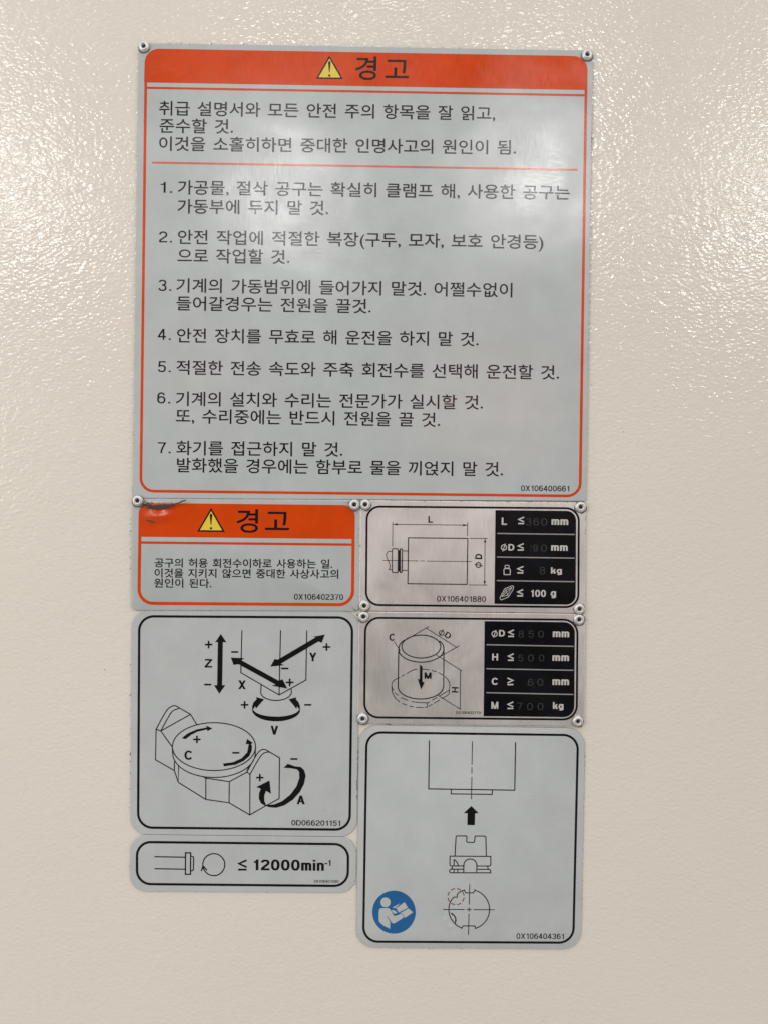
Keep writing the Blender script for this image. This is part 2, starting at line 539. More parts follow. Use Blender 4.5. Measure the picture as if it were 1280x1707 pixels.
def grime(root, runs, d, seed):
    """dark crumbs of dirt caught along an edge: runs = (x0, y0, x1, y1, count, size)"""
    rnd = random.Random(seed)
    f = Flat(d)
    for x0, y0, x1, y1, n, sz in runs:
        for i in range(int(n * 1.5)):
            t = rnd.random()
            x = x0 + (x1 - x0) * t + rnd.gauss(0, 0.4); y = y0 + (y1 - y0) * t + rnd.gauss(0, 0.4)
            a = math.atan2(y1 - y0, x1 - x0) + rnd.gauss(0, 0.25)
            L = sz * rnd.uniform(0.6, 2.3); w = sz * rnd.uniform(0.3, 0.75)
            pts = []
            for k in range(7):
                th = k * 2 * math.pi / 7; rr = rnd.uniform(0.6, 1.1)
                u, v = L * rr * math.cos(th), w * rr * math.sin(th)
                pts.append((x + u * math.cos(a) - v * math.sin(a), y + u * math.sin(a) + v * math.cos(a)))
            f.poly(pts)
    o = f.mesh('edge_grime', GRIME, root)
    o['kind'] = 'stuff'
    return o

def warning_triangle(root, ap, bl, br, d):
    A, B, C = Vector(ap), Vector(bl), Vector(br)
    cen = (A + B + C) / 3
    tri = Flat(d)
    k = 0.80
    inner = [cen + (p - cen) * k for p in (A, B, C)]
    outer = []
    for p in (A, B, C):
        outer.append(p)
    tri.strip([tuple(p) for p in outer], [tuple(p) for p in inner], closed=True)
    t = tri.mesh('warning_triangle', BLACK, root)
    f = Flat(d)
    f.poly([tuple(p) for p in inner])
    sub(f.mesh('yellow_field', YELLOW, root), t)
    h = B.y - A.y; x = A.x; y = A.y
    e = Flat(d + 1e-5)
    e.poly([(x + dx * h, y + dy * h) for dx, dy in ((-0.045, 0.27), (-0.02, 0.245), (0.02, 0.245), (0.045, 0.27), (0.052, 0.32), (0.012, 0.72), (-0.016, 0.72), (-0.056, 0.32))])
    e.disc((x - 0.003 * h, y + 0.86 * h), 0.052 * h, 16)
    sub(e.mesh('exclamation_mark', BLACK, root), t)
    return t

def sub(o, parent):
    """make o a sub-part: same place, one level deeper (parts carry no transform of their own)"""
    o.parent = parent
    return o

# ------------------------------------------------------------------ the painted machine panel
random.seed(4)
pm = bmesh.new()
bmesh.ops.create_cube(pm, size=1.0, matrix=Matrix.Translation((0, 0.02, 0)) @ Matrix.Diagonal((1.1, 0.04, 1.3, 1)))
bmesh.ops.bevel(pm, geom=pm.edges[:], offset=0.008, segments=3, affect='EDGES')
me = bpy.data.meshes.new('machine_panel'); pm.to_mesh(me); pm.free(); me.materials.append(PAINT)
panel = bpy.data.objects.new('machine_panel', me); COL.objects.link(panel)
panel['kind'] = 'structure'
panel['label'] = 'cream machine panel painted with a glossy orange-peel texture'

TH = 0.0010          # riveted plates
TS = 0.0006          # stuck-on labels
INK = 0.00003

rows = [
    ('취급 설명서와 모든 안전 주의 항목을 잘 읽고,', 267.3, 169.8, 194.4, 824, 179, 203),
    ('준수할 것.', 268, 200, 222.5, 389.6, 201.8, 224),
    ('이것을 소홀히하면 중대한 인명사고의 원인이 됨.', 267.3, 229.4, 252.6, 858.5, 236, 259),
    ('가공물, 절삭 공구는 확실히 클램프 해, 사용한 공구는', 298.4, 302, 325.5, 948, 311, 334.5),
    ('가동부에 두지 말 것.', 297.8, 333.5, 357, 547.3, 336.5, 360),
    ('안전 작업에 적절한 복장(구두, 모자, 보호 안경등)', 298.4, 384.3, 408, 904, 393, 416.5),
    ('으로 작업할 것.', 297.8, 415.8, 439, 483, 417.8, 441),
    ('기계의 가동범위에 들어가지 말것. 어쩔수없이', 295.8, 464.6, 488.6, 852.5, 472.8, 496.8),
    ('들어갈경우는 전원을 끌것.', 296, 494.4, 518.4, 618.2, 499.7, 523.6),
    ('안전 장치를 무효로 해 운전을 하지 말 것.', 297, 548, 571.8, 796.5, 554.6, 578),
    ('적절한 전송 속도와 주축 회전수를 선택해 운전할 것.', 296, 601.3, 625, 930, 610, 633.4),
    ('기계의 설치와 수리는 전문가가 실시할 것.', 295, 653.4, 677, 803.6, 659.8, 683),
    ('또, 수리중에는 반드시 전원을 끌 것.', 295, 682, 705.5, 732.5, 688.6, 712),
    ('화기를 접근하지 말 것.', 296, 735.3, 758.6, 571, 738.2, 761.4),
    ('발화했을 경우에는 함부로 물을 끼얹지 말 것.', 296.8, 763.6, 787.4, 837, 770.6, 794.5),
]
small_rows = [('공구의 허용 회전수이하로 사용하는 일.', 259.7, 930.2, 945.4, 554.4, 932.4, 947.4),
              ('이것을 지키지 않으면 중대한 사상사고의', 259.7, 947.2, 962.5, 564.4, 949.2, 964.3),
              ('원인이 된다.', 259, 964, 979, 353.6, 964.8, 979.8)]
cut_hangul([r[0] for r in rows + small_rows] + ['경', '고'], 0.0)
bpy.data.scenes.remove(DESK)

# ------------------------------------------------------------------ 1. the large warning sign
R = thing('warning_sign', 'largest square grey sign with red header and seven numbered Korean safety rules', 'warning sign', 600, 830, 'signs fixed to the machine panel')
q = [(232.5, 73.5), (986.5, 86), (974.8, 835.2), (222.8, 830.3)]
plate(R, q, [4, 4, 3, 3], TH, FILM)
bq = [(243.2, 83), (978, 95.8), (967.3, 829.3), (234.2, 820.8)]
ring(R, bq, 24, 4.5, TH + INK, RED)
hd = Flat(TH + INK + 6e-6)
tl = rquad(bq, 24)
hd.poly([p for p in tl[11:22]] + [(977.1, 152), (242.0, 139.3)] + [p for p in tl[0:11]])
hd.mesh('header_band', RED, R)
f = Flat(TH + INK + 6e-6); f.line([(242.5, 148.2), (976.6, 160.8)], 3.6); f.mesh('rule_line', RED, R)
f = Flat(TH + INK + 6e-6); f.line([(255, 272.6), (961, 284.6)], 3.2); f.mesh('rule_line', RED_W, R)
warning_triangle(R, (549.8, 94.4), (527.3, 133.5), (572.6, 134.0), TH + INK + 2e-5)
H = 0.0035
f = Flat(TH + INK + 2e-5)
put(f, hangul('경'), (593, 115.5), (627.2, 116.1), 43, 0.374)
put(f, hangul('고'), (642, 117.5), (680.6, 118.1), 43, 0.374)
f.mesh('header_text', BLACK, R)
EM = 26.2
def para(root, s, x0, top0, bot0, x1, top1, bot1, mat=BLACK, em=EM):
    f = Flat(TH + INK + 4e-6)
    put(f, hangul(s), (x0, (top0 + bot0) / 2), (x1, (top1 + bot1) / 2), em, 0.374, 0.0105 if em > 20 else 0.018)
    return f.mesh('text_line', mat, root)
for r in rows: para(R, *r)
for s, x, t, b in (('1.', 267.2, 304.8, 322.6), ('2.', 266.8, 387.0, 405.2), ('3.', 265.6, 467.5, 485.6), ('4.', 264.8, 549.0, 567.2), ('5.', 264.6, 602.6, 620.8), ('6.', 263.8, 654.6, 672.8), ('7.', 264.6, 737.5, 755.6)):
    f = Flat(TH + INK + 4e-6)
    cap_text(f, s, x, x + 21.5, t, b, 0.125, 0.012, gap=0.2)
    f.mesh('item_number', BLACK, R)
f = Flat(TH + INK + 4e-6)
cap_text(f, '0X106400661', 867, 947.8, 809.3, 818.6, 0.145, 0.008)
f.mesh('serial_number', BLACK, R)
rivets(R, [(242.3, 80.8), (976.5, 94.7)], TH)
grime(R, [(268, 73.4, 560, 78.5, 26, 1.0), (560, 78.5, 780, 82, 18, 0.9), (985.5, 200, 984, 260, 14, 1.2), (981, 470, 976, 800, 16, 0.7), (224, 700, 222.5, 828, 8, 0.8), (228, 600, 231, 300, 6, 0.6)], TH * 0.6, 3)

# ------------------------------------------------------------------ 2. the small warning sign with its buckled corner
def crack_y(x):
    return 834.0 + 11.0 * max(0.0, 1 - ((x - 268) / 46) ** 2)
def dent(x, y):
    if y > 886 or abs(x - 268) > 46: return 0.0
    g = math.exp(-((x - 266) / 19) ** 2)
    t = y - crack_y(x)
    if t > 0:
        up = math.exp(-((t - 17) / (9.5 if t < 17 else 6.5)) ** 2)
        return g * (0.0010 * up - 0.0004 * math.exp(-(t / 3) ** 2) + 0.00006 * math.exp(-(t / 14) ** 2) * math.sin(x * 0.42 + y * 0.23))
    return g * 0.0008 * math.exp(-(t / 6) ** 2)
RF = (224, 831, 324, 887, 1.6)
R = thing('warning_sign', 'small grey sign with red header, buckled at its top left corner by a rivet', 'warning sign', 410, 1016, 'signs fixed to the machine panel')
q = [(222.5, 830.9), (600.6, 833.2), (598.8, 1018.0), (220.4, 1016.3)]
plate(R, q, [3, 3, 8, 8], TH, FILM, disp=dent, refine=RF)
bq = [(233.2, 838.3), (592.3, 842.2), (590.8, 1010.4), (230.8, 1007.8)]
ring(R, bq, [18, 20, 26, 26], 5.2, TH + INK + 8e-6, RED, disp=dent, refine=RF)
hd = Flat(TH + INK + 2.2e-5, dent, RF)
tl = rquad(bq, [18, 20, 26, 26])
hd.poly([p for p in tl[11:22]] + [(591.8, 898.5), (232.4, 894.6)] + [p for p in tl[0:11]])
hd.mesh('header_band', RED, R)
f = Flat(TH + INK + 2.2e-5); f.line([(232.3, 904.2), (591.8, 907.8)], 4.0); f.mesh('rule_line', RED, R)
warning_triangle(R, (353.4, 846.6), (330.3, 886.2), (376.3, 886.8), TH + INK + 4e-5)
f = Flat(TH + INK + 4e-5)
put(f, hangul('경'), (396, 868.2), (431.2, 868.6), 43, 0.374)
put(f, hangul('고'), (443.6, 868.9), (482.6, 869.4), 43, 0.374)
f.mesh('header_text', BLACK, R)
for r in small_rows:
    para(R, *r, em=16.6)
f = Flat(TH + INK + 4e-6)
cap_text(f, '0X106402370', 491, 572.6, 989.8, 999.2, 0.145, 0.006)
f.mesh('serial_number', BLACK, R)
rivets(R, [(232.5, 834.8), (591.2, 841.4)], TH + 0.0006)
rivs = grime(R, [(243, 841, 252, 843, 26, 1.7), (252, 843, 262, 845.2, 30, 1.6), (256, 844.6, 268, 845.6, 40, 2.7), (262, 845.0, 278, 844.8, 60, 2.9), (278, 844.6, 291, 842.3, 44, 2.3), (262, 842.4, 286, 841, 14, 1.6), (246, 838, 292, 838.6, 22, 0.9), (246, 848, 286, 847, 16, 0.8), (244, 842, 256, 845, 20, 1.8), (291, 842, 304, 837.5, 34, 1.4), (304, 837.5, 313, 833.8, 18, 1.1), (246, 836, 256, 842, 12, 1.4),
           (222, 860, 221, 960, 14, 0.9), (598.5, 880, 597, 910, 6, 0.8), (248, 867, 260, 869.5, 9, 1.5), (330, 832, 590, 834.5, 20, 0.5), (588, 1012, 594, 1017, 6, 1.0), (316, 893, 317, 894, 1, .7)], TH + 0.0017, 7)

# ------------------------------------------------------------------ 3. the axis diagram label
R = thing('axis_label', 'square grey label with arrowed drawing of the machine axes X Y Z V C A', 'label', 405, 1390, 'signs fixed to the machine panel')
q = [(220.6, 1016.9), (599.0, 1018.8), (594.6, 1394), (218.4, 1390)]
plate(R, q, 28, TS, FILM_L)
ring(R, [(231.6, 1025), (589.6, 1027.2), (585.2, 1384.2), (229.6, 1380.6)], 26, 4.0, TS + INK, BLACK)
z = Z(330, 1030, 4.923)
f = Flat(TS + INK)
lw = 1.8
f.line(z((366, 100), (357, 447), (670, 630), (889, 508), (897, 100)), lw)
f.line(z((682, 100), (670, 630)), lw)
f.line(z((523, 548), (520, 610)) + [tuple(p) for p in z(*ell(645, 608, 125, 67, 180, 0))][1:] + [z((770, 582))], lw)
f.mesh('spindle_drawing', THIN, R)
AX = TS + INK + 1.2e-5
def inkpoly(root, name, pts, d=AX, mat=BLACK):
    f = Flat(d); f.poly(pts); return f.mesh(name, mat, root)
inkpoly(R, 'axis_arrow', z((193, 130), (240, 200), (210, 196), (204, 550), (230, 550), (181, 620), (137, 550), (163, 550), (169, 196), (146, 199)))
inkpoly(R, 'axis_arrow', z((275, 323), (385, 329), (362, 346), (668, 514), (697, 500), (738, 578), (608, 553), (642, 545), (338, 378), (297, 383)))
inkpoly(R, 'axis_arrow', z((598, 398), (633, 335), (660, 340), (968, 158), (945, 153), (1045, 135), (1018, 203), (992, 192), (684, 374), (712, 385)))
vb = Flat(AX)
lo = ell(646, 752, 197, 94, 182, -2); hi = ell(646, 745, 186, 62, 170, 10)
vb.strip(z(*lo), z(*hi))
vb.poly(z((449, 752), (450, 722), (460, 692), (487, 664), (481, 647), (548, 665), (481, 742), (474, 722), (460, 745)))
vb.poly(z((843, 752), (840, 715), (829, 690), (806, 663), (813, 648), (748, 665), (812, 744), (818, 722), (830, 745)))
vb.mesh('axis_arrow', BLACK, R)
def letter(root, ch, x0, y0, x1, y1, b=0.185, mat=BLACK, d=AX, name='axis_letter', slope=0.012):
    f = Flat(d); cap_text(f, ch, x0, x1, y0, y1, b, slope); return f.mesh(name, mat, root)
def zl(z, ch, x0, y0, x1, y1, **k):
    (a, b), (c, e) = z((x0, y0), (x1, y1)); letter(R, ch, a, b, c, e, **k)
def mark(root, z, kind, c, hl, w):
    x, y = z(c); k = z((1, 0))[0] - z((0, 0))[0]
    hl *= k; w *= k
    f = Flat(AX)
    if kind == '+':
        f.poly([(x - hl, y - w / 2), (x - w / 2, y - w / 2), (x - w / 2, y - hl), (x + w / 2, y - hl), (x + w / 2, y - w / 2), (x + hl, y - w / 2),
                (x + hl, y + w / 2), (x + w / 2, y + w / 2), (x + w / 2, y + hl), (x - w / 2, y + hl), (x - w / 2, y + w / 2), (x - hl, y + w / 2)])
        f.mesh('plus_mark', BLACK, root)
    else:
        f.poly([(x - hl, y - w / 2), (x + hl, y - w / 2), (x + hl, y + w / 2), (x - hl, y + w / 2)])
        f.mesh('minus_mark', BLACK, root)
for c in ((93, 217), (1058, 237), (757, 527), (388, 711)): mark(R, z, '+', c, 31, 14)
for c in ((307, 278), (717, 413), (86, 545), (905, 711)): mark(R, z, '-', c, 29, 14)
zl(z, 'Z', 60, 335, 122, 405); zl(z, 'X', 335, 510, 398, 582); zl(z, 'Y', 915, 283, 975, 354); zl(z, 'V', 600, 882, 662, 955)
z = Z(240, 1160, 4.2667)
f = Flat(TS + INK)
f.line(z((222, 528), (88, 452), (92, 235)) + smooth(z((92, 235), (160, 112), (196, 76), (228, 68), (258, 84)))[1:] + [z((335, 128)), z((382, 203))], lw)
f.line(smooth(z((125, 247), (186, 137), (213, 103), (255, 86))), lw)
f.line(z((92, 235), (125, 247), (335, 130)), lw)
f.line(z((125, 247), (208, 362)), lw)
f.line(z(*ell(503, 358, 295, 170, 0, 354, 60)), lw, closed=True)
f.line(z((208, 362)) and [z((208, 360)), z((209, 400))] + z(*ell(503, 405, 293, 172, 178, 2, 40)) + [z((798, 358))], lw)
f.line(z((222, 462), (222, 528), (250, 612), (252, 492)), lw)
f.line(z((222, 528), (250, 612), (445, 733), (610, 757), (757, 843), (862, 783), (965, 727), (968, 438), (870, 380)) + smooth(z((870, 380), (845, 379), (818, 398), (790, 440)))[1:] + [z((735, 540)), z((758, 555)), z((757, 843))], lw)
f.line(smooth(z((758, 555), (824, 440), (852, 408), (878, 397), (903, 399))), lw)
f.line(z((430, 575), (445, 582), (612, 607), (735, 540)), lw)
f.line(z((445, 582), (445, 733)), lw)
f.line(z((612, 607), (610, 757)), lw)
f.line(z((735, 540), (748, 500)), lw)
f.mesh('table_drawing', THIN, R)
inkpoly(R, 'axis_arrow', z((274, 300), (290, 284), (320, 262), (380, 236), (450, 222), (447, 209), (492, 228), (456, 249), (453, 236), (385, 252), (340, 275), (303, 304)))
inkpoly(R, 'axis_arrow', z((567, 478), (640, 468), (700, 440), (738, 400), (750, 340), (727, 341), (738, 303), (778, 331), (766, 340), (773, 355), (770, 390), (752, 427), (713, 460), (655, 487), (573, 498)))
inkpoly(R, 'axis_arrow', z((997, 508), (1025, 480), (1080, 499), (1118, 502), (1143, 526), (1153, 565), (1142, 622), (1112, 680), (1062, 735), (1002, 775), (945, 792), (898, 789), (865, 778),
                         (836, 760), (821, 728), (822, 690), (835, 657), (803, 645), (897, 598), (907, 693), (872, 672), (860, 705), (860, 742), (872, 772), (930, 768), (985, 746), (1043, 700), (1088, 640), (1108, 580), (1107, 537), (1092, 520), (1050, 512)))
mark(R, z, '+', (828, 578), 26, 12); mark(R, z, '+', (382, 307), 26, 12)
mark(R, z, '-', (1070, 446), 25, 12); mark(R, z, '-', (658, 402), 25, 12)
zl(z, 'C', 293, 386, 352, 451); zl(z, 'A', 1089, 705, 1147, 767)
f = Flat(AX); cap_text(f, '0D066201151', 486.6, 568.4, 1366.2, 1375.0, 0.145, 0.010); f.mesh('serial_number', BLACK, R)
grime(R, [(219.5, 1100, 218.5, 1370, 16, 0.8), (597, 1225, 595, 1330, 22, 0.9), (240, 1017.2, 590, 1018.6, 16, 0.45), (541, 1349, 541.5, 1350, 1, 0.8), (1, 1, 1, 1, 0, 1)], TS * 1.15, 11)

# ------------------------------------------------------------------ 4. the spindle speed label
R = thing('speed_label', 'narrow grey label at the bottom left reading at most 12000min-1', 'label', 405, 1486, 'signs fixed to the machine panel')
plate(R, [(218.3, 1390.8), (594.0, 1394.8), (592.6, 1487.3), (218, 1485)], 27, TS, FILM_L)
ring(R, [(227.9, 1400.6), (582.9, 1404.4), (582.0, 1477.9), (227.7, 1474.5)], 25, 4.0, TS + INK, BLACK)
z = Z(240, 1390, 3.5556)
f = Flat(TS + INK)
f.line(z((67, 132), (250, 135)), 2.0); f.line(z((67, 203), (250, 206)), 2.0)
f.line(z((251, 109), (281, 109), (280, 236), (250, 236)), 2.2, closed=True)
f.line(smooth(z((281, 128), (292, 131), (298, 141), (297, 205), (290, 214), (280, 217)), 4), 2.0)
f.mesh('tool_drawing', BLACK, R)
f = Flat(TS + INK)
f.line(z(*ell(418, 179, 65, 65, 0, 356, 60)), 2.0, closed=True)
f.line([(336.8, 1451), (339.6, 1442.5), (346.2, 1449.6)], 2.2)
f.mesh('rotation_arrow', BLACK, R)
f = Flat(TS + INK)
leq(f, 398.0, 412.2, 1431.5, 1450.2, 3.2)
cap_text(f, '12000min', 422.3, 540.6, 1431.6, 1449.6, 0.19, 0.008)
cap_text(f, '1', 547.6, 552.4, 1432.6, 1442.4, 0.2)
f.line([(541.6, 1438.6), (546.2, 1438.7)], 2.0)
f.mesh('speed_text', BLACK, R)
f = Flat(TS + INK); cap_text(f, '0X106401590', 523.8, 565, 1465.6, 1470.4, 0.15, 0.008); f.mesh('serial_number', BLACK, R)
grime(R, [(242, 1484.6, 250, 1484.8, 6, 1.1), (250, 1485, 560, 1487, 22, 0.7), (218.4, 1440, 218.2, 1452, 3, 0.9), (593, 1430, 592.6, 1470, 6, 0.7)], TS * 0.6, 13)

# ------------------------------------------------------------------ tables on the two metal plates
def table(root, z, rows, lines, d):
    for pts in lines:
        f = Flat(d + 8e-6); f.line(z(*pts), 1.9); f.mesh('table_rule', PALE_D, root)
    for kind, x0, y0, x1, y1 in rows:
        (a, t), (b, e) = z((x0, y0), (x1, y1))
        f = Flat(d + 8e-6); name, mat = 'table_text', PALE
        if kind == '<' or kind == '>':
            leq(f, a, b, t, e, 2.2, flip=kind == '>'); name = 'limit_sign'
        elif kind == 'phi':
            cx, cy = (a + b) / 2, (t + e) / 2; r = (b - a) / 2 - 0.6
            phi(f, (cx, cy), r, 1.5, (cx + r * 0.55, t - 1.6), (cx - r * 0.5, e + 1.6)); name = 'diameter_sign'
        elif kind == 'bottle':
            f.line(z((293, 885), (290, 826), (300, 809), (360, 809), (371, 826), (369, 885)), 1.3, closed=True)
            f.line(z((313, 805), (302, 786), (310, 769), (350, 769), (359, 786), (347, 805)), 1.1, closed=True); name = 'tool_weight_icon'
        elif kind == 'insert':
            k = lambda *p: z(*p)
            f.line(k((243, 1170), (300, 1062), (388, 1026), (412, 1032), (404, 1075), (346, 1165), (258, 1203), (243, 1190)), 1.0, closed=True)
            f.line(k((262, 1163), (312, 1078), (392, 1043), (338, 1140)), 0.9, closed=True)
            f.line(k((262, 1163), (392, 1043)), 0.8); f.line(k((312, 1078), (338, 1140), (346, 1160)), 0.8); name = 'unbalance_icon'
        elif kind.startswith('#'):
            cap_text(f, kind[1:], a, b, t, e, 0.10); mat, name = STAMP, 'stamped_digit'
        elif kind in ('mm', 'kg', 'g'):
            latin(f, kind, (a, e), (b, e + 0.012 * (b - a)), (e - t) / (1.0 if kind == 'kg' else 0.735), 0.18)
        else:
            cap_text(f, kind, a, b, t, e, 0.185, 0.012)
        f.mesh(name, mat, root)

def black_field(root, q, r, d):
    f = Flat(d); f.poly(rquad(q, r)); return f.mesh('table_field', BLACK_S, root)

# ------------------------------------------------------------------ 5. the tool size plate
R = thing('tool_size_plate', 'riveted bare metal plate limiting tool length, diameter and weight, with rectangular tool drawing', 'data plate', 787, 1020, 'signs fixed to the machine panel')
plate(R, [(600.9, 833.9), (974.2, 838.2), (973.0, 1021.6), (599.2, 1017.6)], [3, 5, 5, 3], TH, METAL)
ring(R, [(610.2, 842.7), (964.8, 845.7), (963.9, 1013.4), (608.6, 1009.6)], 23, 3.4, TH + INK, BLACK)
black_field(R, [(824.5, 850.4), (958.6, 851.8), (957.8, 1007.6), (822.9, 1006.2)], [0.3, 16, 16, 0.3], TH + INK)
z = Z(620, 850, 6.095)
D5 = TH + INK
f = Flat(D5)
f.line(z((367, 283), (967, 289), (960, 755), (361, 748)), 1.7, closed=True)
f.line(z((305, 415), (367, 416)), 1.3); f.line(z((305, 613), (362, 614)), 1.3)
f.line(z((210, 393), (258, 394), (264, 402), (262, 630), (256, 635), (208, 634), (203, 628), (205, 400)), 1.5, closed=True)
f.line(z((268, 408), (266, 625)), 2.4); f.line(z((278, 408), (276, 625)), 1.5)
f.line(z((287, 395), (300, 395), (306, 405), (303, 625), (297, 635), (285, 634), (284, 625), (285, 404)), 1.7, closed=True)
f.line(z((205, 420), (165, 420)) + smooth(z((165, 420), (146, 448), (150, 485), (172, 530), (182, 572), (172, 605)))[1:] + [z((203, 606))], 1.2)
f.mesh('tool_drawing', THIN, R)
f = Flat(D5)
f.line(z((110, 512), (465, 517)), 1.0); f.line(z((485, 517), (530, 518)), 1.0); f.line(z((550, 519), (1005, 523)), 1.0)
f.mesh('centre_line', THIN, R)
f = Flat(D5)
f.line(z((208, 146), (965, 155)), 1.1); f.line(z((209, 122), (207, 370)), 1.1); f.line(z((966, 128), (963, 266)), 1.1)
f.poly(z((210, 146), (256, 135), (256, 159))); f.poly(z((964, 155), (918, 143), (918, 167)))
f.line(z((985, 289), (1168, 290)), 1.1); f.line(z((978, 760), (1165, 762)), 1.1); f.line(z((1142, 290), (1138, 760)), 1.1)
f.poly(z((1142, 292), (1129, 330), (1155, 330))); f.poly(z((1138, 759), (1125, 720), (1151, 720)))
f.mesh('dimension_line', THIN, R)
zl(z, 'L', 567, 62, 612, 130, d=D5 + 1e-5, name='dimension_letter')
f = Flat(D5 + 1e-5)
latin(f, 'D', z((1111, 500)), z((1113, 447)), 70 / 6.095, 0.2)
phi(f, z((1075, 559)), 4.0, 1.7, z((1034, 551)), z((1120, 568)))
f.mesh('dimension_letter', BLACK, R)
f = Flat(D5); cap_text(f, '0X106401880', 727.6, 808.8, 992.9, 1002.2, 0.145, 0.010); f.mesh('serial_number', THIN, R)
z = Z(800, 840, 7.529)
table(R, z, [
    ('L', 262, 172, 328, 262), ('<', 470, 158, 542, 254), ('#3', 567, 180, 632, 268), ('#6', 660, 180, 730, 268), ('#0', 757, 182, 833, 268), ('mm', 885, 192, 1095, 262),
    ('phi', 254, 508, 328, 582), ('D', 345, 503, 420, 584), ('<', 462, 490, 538, 586), ('#1', 612, 512, 632, 596), ('#9', 655, 512, 715, 596), ('#0', 755, 512, 830, 596), ('mm', 880, 518, 1088, 586),
    ('bottle', 292, 770, 368, 884), ('<', 457, 776, 534, 872), ('#8', 740, 790, 805, 880), ('kg', 878, 793, 1015, 872),
    ('insert', 243, 1026, 412, 1203), ('<', 456, 1066, 530, 1160), ('100', 622, 1076, 815, 1162), ('g', 876, 1092, 942, 1160)],
    [((207, 370), (1178, 383)), ((203, 665), (1175, 679)), ((202, 960), (1172, 974))], D5)
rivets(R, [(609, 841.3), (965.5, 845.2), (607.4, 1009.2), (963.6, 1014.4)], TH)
grime(R, [(640, 834.3, 960, 837.6, 34, 0.7), (974, 845, 973.4, 900, 6, 0.9), (640, 1018, 960, 1021.3, 14, 0.6), (601, 850, 600, 1010, 10, 0.6), (853, 1020.5, 856, 1021, 2, 1.0), (594, 1023, 598, 1026, 5, 1.0)], TH * 1.02, 17)

# ------------------------------------------------------------------ 6. the workpiece size plate
R = thing('workpiece_size_plate', 'riveted bare metal plate limiting workpiece size and mass, with cylinder drawing', 'data plate', 785, 1207, 'signs fixed to the machine panel')
plate(R, [(598.7, 1019.2), (973.6, 1023.2), (971.8, 1209.3), (596.2, 1204.6)], [3, 5, 5, 3], TH, METAL)
ring(R, [(607.5, 1027.5), (962.6, 1031.0), (961.2, 1200.3), (605.8, 1196.4)], 25, 3.4, TH + INK, BLACK)
black_field(R, [(806.6, 1034.9), (956.6, 1036.8), (955.4, 1194.6), (804.9, 1192.9)], [0.3, 18, 18, 0.3], TH + INK)
z = Z(620, 1030, 6.4)
f = Flat(D5)
lw = 1.8
f.line(z(*ell(522, 302, 207, 122, 0, 354, 60)), lw, closed=True)
f.line(smooth(z((345, 232), (308, 262), (288, 296), (282, 340))), lw)
f.line(smooth(z((715, 240), (744, 270), (758, 300), (762, 340))), lw)
f.line(z(*ell(522, 332, 239, 136, 178, 2, 40)), lw)
f.line(z((282, 340), (276, 730)) + z(*ell(516, 727, 241, 133, 178, 2, 40)) + z((759, 728), (762, 340)), lw)
f.mesh('workpiece_drawing', THIN, R)
f = Flat(D5 + 2e-6)
dsh = [[(213, 690), (222, 672), (240, 655), (296, 630)], [(310, 618), (348, 600)], [(364, 590), (432, 552), (478, 542)], [(535, 542), (608, 549)], [(632, 556), (682, 571)], [(700, 578), (752, 606)],
       [(772, 618), (805, 655), (822, 690), (826, 722), (821, 765)], [(212, 688), (208, 715), (216, 748), (228, 770)], [(242, 792), (275, 822)], [(308, 845), (382, 873)], [(420, 888), (505, 898), (590, 901), (612, 890)],
       [(636, 872), (690, 842)], [(716, 826), (820, 766), (818, 806), (800, 818)], [(208, 728), (214, 790), (246, 850), (292, 892)], [(322, 908), (370, 926)], [(394, 936), (440, 944)], [(460, 947), (544, 951)], [(560, 950), (588, 944), (586, 900)],
       [(600, 938), (640, 915)], [(655, 906), (718, 870)], [(740, 856), (800, 820)]]
for pts in dsh: f.line(z(*pts), 1.3)
f.mesh('table_outline', THIN, R)
f = Flat(D5 + 4e-6)
f.line(z((340, 242), (602, 88)), 1.2); f.line(z((715, 413), (928, 292)), 1.2); f.line(z((578, 108), (900, 312)), 1.2)
f.line(z((682, 391), (955, 562)), 1.2); f.line(z((938, 552), (935, 970)), 1.2); f.line(z((698, 820), (942, 972)), 1.2)
f.line(z((232, 248), (300, 345)), 1.2)
for p in ((580, 107), (898, 310), (938, 556), (935, 964)): f.disc(z(p), 0.9, 10)
f.mesh('dimension_line', THIN, R)
inkpoly(R, 'mass_arrow', z((507, 493), (534, 516), (533, 674), (556, 686), (520, 760), (483, 645), (504, 651)), d=D5 + 1e-5)
zl(z, 'C', 182, 166, 245, 240, d=D5 + 1e-5, name='dimension_letter', b=0.17)
zl(z, 'M', 555, 577, 630, 644, d=D5 + 1e-5, name='dimension_letter', b=0.2)
f = Flat(D5 + 1e-5); latin(f, 'H', z((914, 793)), z((917, 735)), 70 / 6.4, 0.18); f.mesh('dimension_letter', BLACK, R)
f = Flat(D5 + 1e-5)
latin(f, 'D', z((763, 190)), z((811, 226)), 62 / 6.4, 0.17)
phi(f, z((738, 157)), 3.9, 1.5, z((758, 118)), z((715, 190)))
f.mesh('dimension_letter', BLACK, R)
f = Flat(D5); cap_text(f, '0X106402170', 759.2, 800, 1184.6, 1189.2, 0.15, 0.008); f.mesh('serial_number', THIN, R)
z = Z(795, 1025, 7.314)
